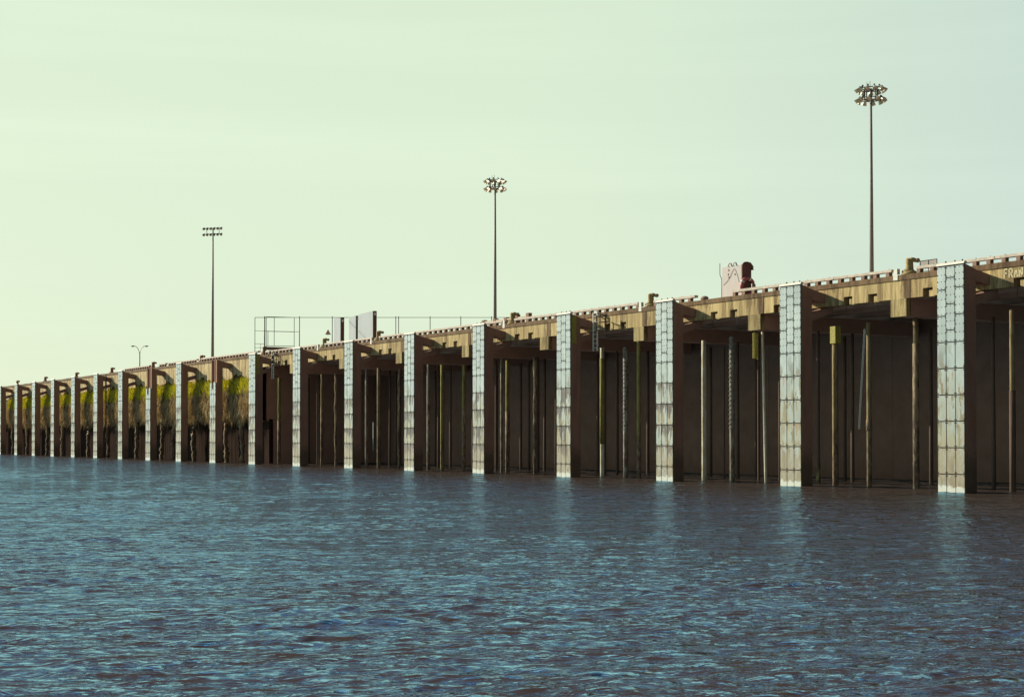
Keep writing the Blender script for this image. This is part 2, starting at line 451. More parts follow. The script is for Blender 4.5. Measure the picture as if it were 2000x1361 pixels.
def blades(name, n, zfun, mat, up, lmin, lmax, wid, lean):
    xs = rng.uniform(XM-110, XM-.2, n); zs = zfun(n, xs)
    prof_z = np.array([4.2, 4.5, 5.2, 6.0, 6.8, 7.6, 8.3, 8.85, 9.6]); prof_y = np.array([.9, .35, .05, -.12, -.18, -.12, 0, .3, .75])
    ys = YW+np.interp(zs, prof_z, prof_y)-rng.uniform(0, .18, n)
    L = rng.uniform(lmin, lmax, n); th = math.atan2(-1.9, 1.0)+rng.normal(0, .6, n)+math.pi*0; W = wid*rng.uniform(.6, 1.4, n)
    dx = np.cos(th)*W/2; dy = np.sin(th)*W/2
    lx = rng.normal(0, lean, n)*L; ly = -rng.uniform(0, .35, n)*L
    tz = L*(1 if up else -1)
    A = np.stack([xs-dx, ys-dy, zs], -1); B = np.stack([xs+dx, ys+dy, zs], -1)
    C = np.stack([xs+lx*.45+dx*.7, ys+ly*.45+dy*.7, zs+tz*.6], -1); D = np.stack([xs+lx*.45-dx*.7, ys+ly*.45-dy*.7, zs+tz*.6], -1)
    E = np.stack([xs+lx, ys+ly, zs+tz], -1)
    V = np.stack([A, B, C, D, E], 1).reshape(-1, 3)
    b = np.arange(n)*5
    F = [(i, i+1, i+2, i+3) for i in b]+[(i+3, i+2, i+4) for i in b]
    me = bpy.data.meshes.new(name); me.from_pydata(V.tolist(), [], F); me.update()
    o = link(name, me, mat); o['kind'] = 'stuff'; return o
clump = lambda xs: .30*np.sin(xs*.83)+.28*np.sin(xs*1.97+1)+.2*np.sin(xs*5.3)+.15*np.sin(xs*11.7)
g_ = blades('grass', 13000, lambda n, xs: 7.0+1.75*rng.beta(1.5, 1.2, n)+.25*clump(xs), M_grass, True, .25, .62, .05, .22)
tag(g_, 'bright yellow green grass growing on top of the bank below the quay wall', 'grass')
g2 = blades('dry_grass', 15000, lambda n, xs: 7.45-2.9*rng.beta(1.1, 1.35, n)+.7*clump(xs), M_dry, False, .25, 1.15, .05, .32)
tag(g2, 'tan dry roots and dead grass hanging down the face of the bank', 'dry grass')

# ------------------------------------------------------------------ quay wall
FX = [-53.35, -64.88, -76.37, -87.73, -99.35, -110.6, -122.16, -133.68, -144.99, -156.35, -167.45, -178.54,
      -189.82, -200.9, -211.95, -223.0, -234.1, -245.34, -256.6, -267.8]
CAPX = [-46.2-11.49*k for k in range(-2, 9)]
qw = thing('quay_wall', 'long weathered concrete quay wall edge carried on pile caps, streaked tan', 'wall', (0, YW, 0))
def fascia(x0, x1, notches, zb, zt):
    mb = MB(); cuts = sorted([n for n in notches if x0 < n < x1])
    a = x0; hw = .33; zn = zb+.42
    for c in cuts:
        if c-hw > a: mb.box((a, 0, zb), (c-hw, .55, zt))
        mb.box((c-hw, 0, zn), (c+hw, .55, zt))
        mb.box((c-hw+.28, .14, zb-.02), (c+hw, .5, zn-.10))       # seat block left inside the pocket
        a = c+hw
    mb.box((a, 0, zb), (x1, .55, zt))
    return mb
notch = []
for f in FX[:10]: notch += [f+3.45, f+5.3, f+9.2]
notch += [FX[0]+11.49+3.45, FX[0]+11.49+5.3]
fascia(XM, XR, notch, 9.75, 10.70).build('fascia', M_conc, qw)
def strip(xs_, y0, y1, z0, ztops):      # one continuous sheet of stones with slightly uneven tops
    mb = MB(); vs = []; fs = []
    for x_, zt_ in zip(xs_, ztops): vs += [(x_, y0, z0), (x_, y0, zt_), (x_, y1, zt_), (x_, y1, z0)]
    for i in range(len(xs_)-1):
        a = i*4; b = a+4; fs += [(a, b, b+1, a+1), (a+1, b+1, b+2, a+2), (a+2, b+2, b+3, a+3), (a+3, b+3, b, a)]
    fs += [(0, 1, 2, 3), tuple(len(xs_)*4-4+k for k in (3, 2, 1, 0))]
    return mb.add(vs, fs)
xs_ = list(np.arange(XM, XR, 1.3)); strip(xs_, -.05, .555, 10.703, [ZD+random.uniform(-.018, .012) for _ in xs_]).build('coping', M_cope, qw)
for cx in CAPX:
    MB().box((cx-.55, -.03, 8.84), (cx+.55, .30, 9.747)).build('pile_cap', M_cap, qw)
    MB().box((cx-.53, .302, 8.86), (cx+.53, 12.6, 9.745)).build('cross_beam', M_soff, qw)  # rest of the concrete cap, its shaded side put into a brown colour
    mb = MB(); mb.box((cx-.05+.42, -.022, 9.752), (cx+.80, -.002, 10.70)); mb.build('repair_patch', M_cope, qw)
# left stretch: old wall with a ragged foot
mb = MB(); xx = XM
pts_top = 11.05; xs = [XM]
while xs[-1] > XL: xs.append(xs[-1]-random.uniform(.35, .9))
zs = [9.0+.22*math.sin(x*1.1)+.15*math.sin(x*3.1)+random.uniform(-.14, .14) for x in xs]
vs = []; fs = []
for x_, z_ in zip(xs, zs): vs += [(x_, 0, z_), (x_, 0, 10.82), (x_, .6, 10.82), (x_, .6, z_)]
for i in range(len(xs)-1):
    a = i*4; b = a+4
    fs += [(a, b, b+1, a+1), (a+3, a+2, b+2, b+3), (a+1, b+1, b+2, a+2), (a, a+3, b+3, b)]
mb.add(vs, fs)
mb.build('old_wall', M_old, qw)
xs_ = list(np.arange(XM, XL, -1.1)); strip(xs_, -.06, .62, 10.823, [11.1+random.uniform(-.035, .03) for _ in xs_]).build('coping', M_cope, qw)
# painted letters FRAN on the wall at the right edge
def letters(word, x0, z0, w, h, gap):
    mb = MB(); st = {
        'F': [((0,0),(0,1)), ((0,1),(.9,1)), ((0,.55),(.7,.55))],
        'R': [((0,0),(0,1)), ((0,1),(.8,1)), ((.8,1),(.85,.55)), ((0,.52),(.85,.52)), ((.35,.5),(.95,0))],
        'A': [((0,0),(.45,1)), ((.45,1),(.9,0)), ((.18,.35),(.74,.35))],
        'N': [((0,0),(0,1)), ((0,1),(.85,0)), ((.85,0),(.85,1))]}
    for k, ch in enumerate(word):
        for (a, b) in st[ch]:
            ox = x0+k*(w+gap)
            mb.bar((ox+a[0]*w, -.006, z0+a[1]*h), (ox+b[0]*w, -.006, z0+b[1]*h), .065, .008, (0, 1, 0))
    return mb
letters('FRAN', -50.78, 10.20, .22, .42, .08).build('lettering', M_letter, qw)

# ------------------------------------------------------------------ fenders
PW = 1.72
TILE = 1.265
def pad_layout(first_z=None):
    """rectangles (x0,x1,z0,z1,bolts) of the facing"""
    w = PW/3; out = []
    zt = 10.86; z5 = 7.20
    cols = [[zt, 9.73, 8.465, z5], [zt, 10.30, 9.03, 7.78, z5], [zt, 9.80, 8.52, z5]]
    for c in range(3):
        zz = cols[c]
        for a, b in zip(zz[:-1], zz[1:]): out.append((c*w, (c+1)*w, b, a, True))
        z = z5
        while z > -.3: out.append((c*w, (c+1)*w, z-TILE, z, False)); z -= TILE
    return out
def meshed(mb, name, smooth=False):
    me = mb.mesh(name, smooth); bm = bmesh.new(); bm.from_mesh(me); bmesh.ops.recalc_face_normals(bm, faces=bm.faces); bm.to_mesh(me); bm.free(); return me
PAD_ME = {}
def pad_mesh(w, h, bl, style):
    key = (round(w, 3), round(h, 3), bl, style)
    if key in PAD_ME: return PAD_ME[key]
    g = .026; mb = MB(); mb.box((g, -.06, g), (w-g, 0, h-g)); nf = len(mb.f)
    nb = max(2, int(round(h/.30))) if bl else 2
    for i in range(nb):
        zz = .08+(h-.16)*i/(nb-1)
        for xx in (.045, w-.045, w/2):
            if not bl and xx == w/2: continue
            r = .016 if xx == w/2 else .026
            mb.box((xx-r, -.075, zz-r), (xx+r, -.055, zz+r))
    me = meshed(mb, 'pad'); me.materials.append(style); me.materials.append(M_bolt)
    for i, p in enumerate(me.polygons): p.material_index = 0 if i < nf else 1
    PAD_ME[key] = me
    return me
D = .74
mb = MB()      # box post with sloping head, web stiffeners on the side
mb.hexa([(0,0,-1.5),(PW,0,-1.5),(PW,D,-1.5),(0,D,-1.5),(0,0,10.90),(PW,0,10.90),(PW,D,10.66),(0,D,10.66)])
for z in np.arange(1.0, 10.2, 1.53): mb.box((PW, .06, z), (PW+.025, D-.05, z+.05))
ME_post = meshed(mb, 'post')
mb = MB()
mb.hexa([(0,0,-1.5),(PW,0,-1.5),(PW,D,-1.5),(0,D,-1.5),(0,0,8.42),(PW,0,8.42),(PW,D,8.42),(0,D,8.42)])
for x0, x1 in ((0, .12), (.95, 1.1), (PW-.42, PW)): mb.hexa([(x0,.10,8.421),(x1,.10,8.421),(x1,D,8.421),(x0,D,8.421),(x0,.10,10.88),(x1,.10,10.88),(x1,D,10.66),(x0,D,10.66)])
mb.hexa([(0.121,.35,8.421),(PW-.421,.35,8.421),(PW-.421,D-.02,8.421),(.121,D-.02,8.421),(.121,.35,10.80),(PW-.421,.35,10.80),(PW-.421,D-.02,10.66),(.121,D-.02,10.66)])
ME_postL = meshed(mb, 'post')
ME_beam = meshed(MB().hexa([(.55,D,10.08),(PW-.02,D,10.08),(PW-.02,1.795,9.96),(.55,1.795,9.96),(.55,D,10.66),(PW-.02,D,10.66),(PW-.02,1.795,10.44),(.55,1.795,10.44)]), 'top_beam')
ME_strut = meshed(MB().hexa([(1.0,D,8.93),(PW-.04,D,8.93),(PW-.04,2.3,9.44),(1.0,2.3,9.44),(1.0,D,9.33),(PW-.04,D,9.33),(PW-.04,2.3,9.84),(1.0,2.3,9.84)]), 'strut')
ME_cap = meshed(MB().hexa([(-.02,-.1,10.90),(PW+.02,-.1,10.90),(PW+.02,.12,10.90),(-.02,.12,10.90),(-.02,-.04,11.02),(PW+.02,-.04,11.02),(PW+.02,.12,11.02),(-.02,.12,11.02)]), 'cap')
ME_stud = meshed(MB().tube([(0, 0, 0), (0, 0, .055), (0, 0, .07), (0, 0, .09)], [.03, .03, .045, .03], 6), 'stud')
ME_white = meshed(MB().box((.62, .25, 8.43), (.80, .349, 10.62)), 'white_strip')
DESC = {0: 'clean grey pads, faint olive streaks low down', 1: 'olive and rust stained lower pads',
        2: 'long olive streaks down its lower pads', 3: 'black scalloped growth under its pad joints'}
for i, fx in enumerate(FX):
    lowonly = i in (9, 11)
    nm = ORD[i]+' from the right' if i else 'rightmost of the row'
    extra = DESC.get(i, 'with its upper pads missing' if lowonly else 'blackened lower pads' if i < 9 else 'in front of the grassy bank')
    lab = f'tall steel fender column faced with pale pads, {extra}, {nm}'
    t_ = thing('fender_column', lab, 'fender', (fx, YP+.06, 0), 0, 'fender columns along the quay')
    jit = 0
    link('post', ME_postL if lowonly else ME_post, M_steel, t_)
    zt_ = 8.42 if lowonly else 10.89
    MB().box((.01, -.012, -1.2), (PW-.01, -.002, zt_)).build('backing', M_joint, t_)
    style = M_padA if i < 2 else (M_padC if i == 2 or i > 8 else M_padB)
    for (x0, x1, z0, z1, bl) in pad_layout():
        if lowonly and z1 > 8.6: continue
        link('pad', pad_mesh(x1-x0, z1-z0, bl, style), None, t_, (x0, random.uniform(-.008, .004), z0))
    link('top_beam', ME_beam, M_strut, t_)
    if not lowonly: link('strut', ME_strut, M_strut, t_)
    if not lowonly: link('cap', ME_cap, M_white, t_)
    if i < 5:
        for xx in (.5, 1.08, 1.55): link('stud', ME_stud, M_bolt, t_, (xx, .03, 11.02))
    if lowonly: link('white_strip', ME_white, M_white, t_)
    if i == 3 or i == 8:
        MB().box((PW+.026, .05, 8.9), (PW+.045, .40, 10.75)).build('yellow_plate', M_yel, t_)

# ------------------------------------------------------------------ bollards with painted plates
BX = [(-57.3, 0), (-79.9, 0), (-97.2, 0), (-119.9, 0), (-131.4, 0), (-146.4, 1), (-165.3, 1), (-182.7, 1), (-200.2, 1), (-217.6, 1), (-235.2, 1), (-253.2, 1)]
def make_bollard(loc, label, rusty):
    t_ = thing('mooring_bollard', label, 'bollard', loc, 0, 'mooring bollards on the quay edge')
    mat = M_boll if not rusty else M_brust
    b = MB(); b.tube([(0,0,0), (0,0,.10), (0,0,.20)], [.46, .42, .30], 16); b.ell((-.1, -.02, .17), (.36, .34, .18), 14, 8)
    b.build('base', mat, t_, True)
    c = MB(); c.tube([(-.05,0,.12), (-.045,0,.3), (-.04,0,.5), (-.05,0,.68), (-.04,.01,.80), (-.02,.01,.86)], [.26, .205, .19, .19, .205, .12], 16)
    c.build('column', mat, t_, True)
    h = MB(); h.tube([(-.08,0,.77), (.1,.08,.79), (.26,.18,.74)], [.14, .12, .10], 12); h.ell((.31, .21, .74), (.13, .13, .12), 12, 8)
    h.build('horn', mat, t_, True)
    return t_
M_brust = simple('bollard_rusty', (.34, .15, .07), .8, .3, 8, .3)
for i, (bx, ru) in enumerate(BX):
    nm = ORD[i]+' from the right' if i else 'the nearest one at the far right'
    make_bollard((bx, YW+.42, ZD), f'{"rusty orange" if ru else "olive brown"} horned mooring bollard on the quay edge, {nm}', ru)
    if not ru:
        p = MB(); p.box((-.16, -.075, -.26), (.16, -.052, .06)); p.box((-.13, -.075, .06), (.13, .12, .34))
        o = p.build('fairlead_block', M_white, None, loc=(bx-.55, YW, ZD), bevel=.02)
        tag(o, f'white painted edge block beside the {"nearest" if i==0 else ORD[i]} bollard from the right', 'edge block', 'white blocks beside the bollards')

# ------------------------------------------------------------------ bull rails: timber on short blocks
segs = []
gaps = [(-58.25, -56.55), (-74.9, -71.3), (-80.9, -79.2), (-98.2, -96.5), (-120.9, -119.2), (-132.4, -130.7), (-147.3, -145.5)]
edges = [-36.0]
for g0, g1 in gaps: segs.append((edges[-1], g1)); edges.append(g0)
segs.append((edges[-1], -164.6)); segs.append((-165.9, -176.0)); segs.append((-183.2, -193.5))
segs.append((-176.9, -179.4))
ME_rblock = meshed(MB().box((-.12, .02, -.01), (.12, .26, .213)), 'block'); ME_rbolt = meshed(MB().tube([(0,0,0), (0,0,.045)], .025, 6), 'bolt')
names = ['between the frame edge and the nearest bollard', 'between the nearest bollard and the red cabinet', 'between the red cabinet and the second bollard',
         'between the second and third bollards', 'between the third and fourth bollards', 'between the fourth and fifth bollards',
         'between the fifth and sixth bollards', 'between the sixth and seventh bollards', 'just left of the seventh bollard',
         'just left of the eighth bollard', 'short stub left of the eighth bollard']
for (xa, xb), nm in zip(segs, names):
    z0 = ZD if xa > XM else 11.1
    if xa > XM > xb and nm.startswith('between the sixth'): z0 = 11.1
    t_ = thing('bull_rail', f'pinkish timber edge rail on small blocks, {nm}', 'edge rail', (xb, YW+.06, z0), 0, 'timber edge rails')
    L = xa-xb; r_ = MB(); b_ = MB(); s_ = MB()
    n = max(1, round(L/4.6))
    for k in range(n): MB().box((0, 0, .215), (L/n-.02, .28, .365+random.uniform(-.006, .006))).build('rail', M_rail, t_, loc=(k*L/n+.01, 0, 0), bevel=.015)
    x_ = .15
    while x_ < L-.1:
        link('block', ME_rblock, M_block, t_, (x_, 0, 0))
        if random.random() < .45 and xb > -100: link('bolt', ME_rbolt, M_bolt, t_, (x_, .15, .365))
        x_ += .90+random.uniform(-.04, .04)

# ------------------------------------------------------------------ piles under the pier
def pile(name, X, dY, zt, r, mat, label, sleeve=None, low=None, lean=0, zb=-1.0, rough=.0):
    t_ = thing(name, label, 'pile', (X, YW+dY, 0), 0, 'piles under the pier')
    n = 12; rr = random.Random(int(X*100)); r *= .62
    if sleeve: sleeve = (sleeve[0], sleeve[1], sleeve[2]*.66, sleeve[3])
    pts = []; rs = []
    zz = np.linspace(zb, zt, 16 if rough else 6)
    for z in zz:
        pts.append((lean*(z/zt-1)+(rr.uniform(-rough, rough)), rr.uniform(-rough, rough), z)); rs.append(r*(1+rr.uniform(-1, 1)*rough*1.5))
    MB().tube(pts, rs, n).build('shaft', mat, t_, True)
    if sleeve:
        z0, z1, rs_, ms = sleeve
        MB().tube([(0,0,z0), (0,0,z1)], rs_, 14).build('sleeve', ms, t_, True)
    return t_
def bay(i): return f'left of the {"nearest" if i == 0 else ORD[i]} fender column'
PL = [  # X, dY, top, radius, material, description, bay, sleeve, lean
 (-51.39, 1.2, 8.82, .20, M_ptan, 'tan round pile with banded joints right of the nearest fender column', None, (-1, 4.9, .225, M_pdrk), 0, 0),
 (-67.14, 3.0, 8.8, .16, M_pdrk, 'thin dark pile with bright foot behind the second fender column', None, (-1, 1.25, .19, M_pyel), 0, 0),
 (-63.5, .95, 7.76, .25, M_ptan, 'bright tan pile with narrower green neck', 0, None, 0, 0),
 (-61.44, 1.5, 8.83, .22, M_ptan, 'tan round pile beside the hanging chain, middle one', 0, (3.0, 3.6, .25, M_pmus), 0, 0),
 (-57.72, 1.2, 8.83, .22, M_ptan, 'mussel covered tan pile below the cap', 0, (-1, 7.5, .26, M_pmus), 0, 0),
 (-75.21, 1.0, 8.6, .24, M_pwht, 'whitish round pile close to the third fender column', 1, None, 0, 0),
 (-77.0, 4.0, 8.4, .10, M_pdrk, 'very thin dark pipe', 1, None, 0, 0),
 (-72.74, 1.2, 8.69, .24, M_pgry, 'grey pile wound in twisted wrap', 1, None, 0, 0),
 (-72.9, 3.4, 8.7, .14, M_pdrk, 'slim dark pile behind the wrapped one', 1, None, 0, 0),
 (-69.65, 1.0, 8.8, .14, M_pwht, 'slim white pipe pile under the yellow coil', 1, None, -.25, 0),
 (-86.38, 1.0, 8.79, .22, M_pwht, 'pale pile with green sleeve next to the ladder', 2, (2.2, 8.0, .245, M_pyel), 0, 0),
 (-88.95, 4.0, 8.7, .14, M_pdrk, 'slim dark pile set far back', 2, None, 0, 0),
 (-84.03, 1.3, 8.65, .27, M_pgry, 'grey pile with spiral wrap', 2, None, 0, 0),
 (-82.11, 1.0, 8.91, .21, M_pyel, 'olive yellow pile under the pile cap', 2, (-1, 2.4, .22, M_pmus), 0, 0),
 (-104.16, 3.0, 8.7, .14, M_pdrk, 'slim dim pile set far back', 3, None, 0, 0),
 (-100.75, 1.5, 8.65, .16, M_pgry, 'grey pile left of the yellow one', 3, None, 0, 0),
 (-99.0, 1.0, 8.4, .23, M_pyel, 'yellow green pile', 3, (-1, 4.6, .25, M_pmus), 0, 0),
 (-98.0, 3.0, 8.7, .12, M_pdrk, 'thin dark pipe', 3, None, 0, 0),
 (-95.39, 1.2, 8.5, .20, M_pmus, 'mussel covered pile by the fourth fender column', 3, None, 0, .05),
 (-112.34, 1.3, 8.65, .22, M_pgry, 'grey mottled pile', 4, None, 0, 0),
 (-109.36, 1.0, 8.5, .24, M_pyel, 'tall yellow pile in the middle', 4, None, 0, 0),
 (-106.13, 1.2, 8.4, .20, M_pyel, 'yellow pile with crusted lower half', 4, (-1, 5.8, .22, M_pmus), 0, .04),
 (-124.22, 1.3, 8.68, .20, M_pgry, 'grey speckled pile', 5, None, 0, 0),
 (-121.08, 1.0, 8.7, .26, M_ptan, 'thick tan pile', 5, (-1, 2.8, .24, M_pdrk), 0, 0),
 (-117.75, 1.3, 8.5, .18, M_pmus, 'crusted pile close to the sixth fender column', 5, None, 0, .05),
 (-133.33, 1.0, 8.6, .21, M_ptan, 'tan pile with crusted foot', 6, (-1, 5.5, .22, M_pmus), 0, .03),
 (-130.64, 1.2, 8.6, .19, M_pmus, 'crusted dark pile', 6, None, 0, .05),
 (-139.0, 3.0, 8.6, .12, M_pdrk, 'thin dim pipe', 6, None, 0, 0),
 (-143.89, 1.0, 8.6, .24, M_pyel, 'yellow pile with crusted lower half', 7, (-1, 4.3, .26, M_pmus), 0, .03)]
for (X, dY, zt, r, m, desc, bi, sl, lean, rough) in PL:
    pile('pile', X, dY, zt, r, m, desc if bi is None else f'{desc}, {bay(bi)}', sl, None, lean, -1.0, rough)
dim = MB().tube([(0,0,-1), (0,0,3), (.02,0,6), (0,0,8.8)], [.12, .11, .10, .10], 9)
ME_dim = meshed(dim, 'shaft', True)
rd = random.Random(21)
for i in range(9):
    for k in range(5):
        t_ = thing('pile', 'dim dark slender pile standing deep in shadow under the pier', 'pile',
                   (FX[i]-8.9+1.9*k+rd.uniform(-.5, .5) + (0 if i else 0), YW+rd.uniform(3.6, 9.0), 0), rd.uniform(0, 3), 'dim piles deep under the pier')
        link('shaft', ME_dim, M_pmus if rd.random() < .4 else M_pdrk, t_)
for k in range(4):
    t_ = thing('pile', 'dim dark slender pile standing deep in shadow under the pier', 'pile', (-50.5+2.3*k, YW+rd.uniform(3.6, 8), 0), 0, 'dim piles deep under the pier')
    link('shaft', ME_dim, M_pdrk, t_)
# green neck block above the tan pile
o = MB().box((-.22, -.2, 0), (.22, .2, .95)).build('neck_block', M_yel, None, loc=(-63.45, YW+.95, 7.78), bevel=.02)
tag(o, 'small green block on top of the bright tan pile left of the nearest fender column', 'block')
# slanted loose pile
pile('leaning_pile', -125.9, .9, 3.6, .14, M_ptan, 'broken tan pile leaning in the water left of the sixth fender column', None, None, .0)
lp = [o for o in bpy.data.objects if o.name.startswith('leaning_pile')][0]; lp.rotation_euler = (0, R(-17), 0); lp.location.x = -124.6
# hanging chain
def chain(loc, n, label, lean=0, s=.16, cmat=None):
    t_ = MB()
    for k in range(n):
        z = -k*s*.82; x = lean*k/n
        if k % 2: t_.tube([(x+s*.35*math.cos(a), 0, z+s*.6*math.sin(a)) for a in np.linspace(0, 2*math.pi, 9)], s*.13, 5, False)
        else: t_.tube([(x, s*.35*math.cos(a), z+s*.6*math.sin(a)) for a in np.linspace(0, 2*math.pi, 9)], s*.13, 5, False)
    return tag(t_.build('hanging_chain', cmat or M_white, None, loc=loc), label, 'chain')
chain((-60.5, YW+.3, 8.3), 40, 'pale chain hanging under the deck between two tan piles left of the nearest fender column', -.45)
# spiral coil above the white pipe
cm = MB(); cm.tube([(.17*math.cos(a), .17*math.sin(a), 1.5*(a/(2*math.pi*14))) for a in np.linspace(0, 2*math.pi*14, 14*12)], .03, 5)
tag(cm.build('spiral_coil', M_yel, None, loc=(-69.62, YW+.45, 7.2)), 'yellow spiral coil hanging above the slim white pipe pile', 'coil')
# spiral wrap on two grey piles and short hanging chains in the pockets
for (X, dY, lab) in ((-72.74, 1.2, 'grey twisted wrap around the pile left of the second fender column'), (-84.03, 1.3, 'grey twisted wrap around the pile left of the third fender column')):
    cm = MB(); cm.tube([(.17*math.cos(a), .17*math.sin(a), 5.6*(a/(2*math.pi*20))) for a in np.linspace(0, 2*math.pi*20, 20*12)], .035, 5)
    tag(cm.build('pile_wrap', M_pole, None, loc=(X, YW+dY, 3.0)), lab, 'wrap')

# crusted timber piles under the bank
for k, X in enumerate((-152.56, -157.15, -167.57, -174.8, -179.0, -188.99, -196.95, -201.62, -211.03, -219.57, -224.92, -233.54, -246.08, -255.83)):
    big = X == -196.95
    t_ = thing('timber_pile', f'ragged crusted timber pile at the foot of the bank, {ORD[k]} from the right', 'pile', (X, YW+.35, 0), 0, 'timber piles below the bank')
    rr = random.Random(k); zz = np.linspace(-1, 4.3+rr.uniform(-.3, .8), 22)
    pts = [(rr.uniform(-.09, .09)+.15*math.sin(z*1.3+k), rr.uniform(-.06, .06), z) for z in zz]
    MB().tube(pts, [(.34 if big else .23)*(1+rr.uniform(-.3, .35)) for z in zz], 9).build('shaft', M_pmus, t_, True)

# ------------------------------------------------------------------ ladders
def ladder(loc, ztop, zbot, label, hoops=True, mat=None):
    t_ = thing('ladder', label, 'ladder', loc, 0)
    for s in (-.24, .24): MB().box((s-.035, -.04, zbot), (s+.035, .04, ztop)).build('stringer', mat or M_white, t_)
    z = zbot+.2; rm = meshed(MB().tube([(-.21, 0, 0), (.21, 0, 0)], .022, 6), 'rung')
    while z < ztop: link('rung', rm, mat or M_white, t_, (0, 0, z)); z += .3
    for z in (zbot+.25, ztop-.15):
        for s in (-.24, .24): MB().box((s-.03, .04, z-.04), (s+.03, .40, z+.04)).build('bracket', M_darkm, t_)
    if hoops:
        h = MB()
        for z in (ztop-.05, ztop-.5, ztop-.95):
            h.tube([(.9+.55*math.cos(a), -.05-.35*math.sin(a), z-.25) for a in np.linspace(0, math.pi, 9)], .04, 6)
        for a in (.3, 1.2, 2.0, 2.8): h.tube([(.9+.55*math.cos(a), -.05-.35*math.sin(a), ztop-1.3), (.9+.55*math.cos(a), -.05-.35*math.sin(a), ztop-.25)], .04, 6)
        h.build('safety_cage', M_darkm, t_)
    return t_
ladder((-85.07, YW-.42, 0), 10.98, 8.4, 'short pale ladder with dark cage on the wall right of the fourth fender column')
ladder((-142.1, YW-.42, 0), 11.0, 8.4, 'small ladder with dark cage on the wall right of the ninth fender column')
ladder((-199.4, YW-.62, 0), 10.9, -.6, 'full height dark ladder over the grassy bank on the far left', False, M_darkm)

# short chains dangling from the wall pockets
for k, f in enumerate(FX[:5]):
    for off, ww in ((3.3, 'left'), (5.5, 'middle')):
        if f+off > -50: continue
        chain((f+off, YW+.05, 9.72), 7, f'short chain dangling from the {ww} wall pocket right of the {"nearest" if k == 0 else ORD[k]} fender column', 0, .075, M_darkm)

# ------------------------------------------------------------------ tall light masts
M_glow = bpy.data.materials.new('lit_lamp'); M_glow.use_nodes = True
gb = M_glow.node_tree.nodes['Principled BSDF']; gb.inputs['Base Color'].default_value = (.9, .8, .6, 1)
gb.inputs['Emission Color'].default_value = (1, .80, .58, 1); gb.inputs['Emission Strength'].default_value = 1.6
def make_mast(loc, label, lit, rot=0, bars=False):
    H = 30.28-ZD
    t_ = thing('light_mast', label, 'light mast', loc, rot, 'tall floodlight masts on the pier')
    MB().tube([(0,0,0), (0,0,H*.5), (0,0,H+.4)], [.21, .15, .085], 12).build('pole', M_pole, t_, True)
    MB().tube([(0,0,0), (0,0,.5)], .34, 12).build('base', M_darkm, t_)
    f = MB()
    for z in (H+.35, H-.45):
        f.tube([(.95*math.cos(a), .95*math.sin(a), z) for a in np.linspace(0, 2*math.pi, 19)], .045, 6, False)
        for a in np.linspace(0, 2*math.pi, 7)[:-1]: f.tube([(0,0,z-.1), (.95*math.cos(a), .95*math.sin(a), z)], .04, 5)
    for a in np.linspace(0.2, 2*math.pi+.2, 5)[:-1]: f.tube([(.6*math.cos(a), .6*math.sin(a), H-.45), (.6*math.cos(a), .6*math.sin(a), H+.35)], .045, 6)
    f.tube([(-.45,0,H+.35), (-.45,0,H+1.0)], .02, 5); f.tube([(-.2,.1,H+.35), (-.2,.1,H+1.05)], .02, 5)
    if bars:
        f = MB()
        for z in (H+.42, H-.35): f.tube([(-1.35, 0, z), (1.35, 0, z)], .05, 6)
        for x_ in (-.9, 0, .9): f.tube([(x_, 0, H-.35), (x_, 0, H+.42)], .035, 5)
        f.build('lamp_bar', M_darkm, t_)
        for z in (H+.40, H-.40):
            for k in range(6):
                c = Vector((-1.25+.5*k, -.12, z)); d = Vector((0, -.75, -.66))
                b = MB().tube([c-d*.16, c, c+d*.14], [.09, .15, .19], 10, False); b.build('lamp', M_bowl, t_, True)
        return t_
    f.build('lamp_ring', M_darkm, t_)
    for ri, (z, n, ph) in enumerate(((H+.28, 11, 0.1), (H-.55, 10, .35))):
        for k in range(n):
            a = ph+2*math.pi*k/n; d = Vector((math.cos(a)*.62, math.sin(a)*.62, -.78)).normalized()
            c = Vector((1.05*math.cos(a), 1.05*math.sin(a), z))
            b = MB(); b.tube([c-d*.16, c-d*.02, c+d*.10, c+d*.17], [.08, .15, .20, .22], 12, False)
            b.add([], [])
            o = b.build('lamp', M_bowl, t_, True)
            MB().tube([c+d*.05, c+d*.07], [.17, .17], 12).build('lens', M_glow if (lit and (k+ri) % 5 != 4) else M_bowl, o)
            MB().tube([c-d*.36, c-d*.16], [.075, .085], 8).build('housing', M_darkm, o)
    return t_
make_mast((-90.77, 87.44, ZD-.08), 'tallest looking floodlight mast on the right with unlit ring of lamps', False)
make_mast((-144.23, 83.6, ZD-.08), 'middle floodlight mast with its ring of lamps lit warm', True, .3)
make_mast((-196.65, 70.37, ZD-.08), 'thin distant floodlight mast above the left part of the quay', False, R(45), True)
def street_lamp(loc, label):
    t_ = thing('street_lamp', label, 'street lamp', loc, R(60), 'twin arm street lamps')
    H = 18.2-ZD
    MB().tube([(0,0,0), (0,0,H-1.3)], [.13, .09], 10).build('pole', M_pole, t_, True)
    for s in (-1, 1):
        a = MB().tube([(0,0,H-1.4), (s*.12,0,H-.8), (s*.35,0,H-.3), (s*.7,0,H), (s*.95,0,H+.03)], .05, 6).build('arm', M_pole, t_, True)
        h = MB(); h.ell((s*1.15, 0, H+.03), (.34, .16, .10), 12, 6); h.tube([(s*1.15,0,H-.12), (s*1.15,0,H)], [.08, .14], 8); h.build('lamp_head', M_darkm, a, True)
    return t_
street_lamp((-255.72, 78.64, ZD-.08), 'twin arm street lamp standing alone at the far left')
street_lamp((-247.99, 101.44, ZD-.08), 'twin arm street lamp seen low through the mesh frame of the fence')

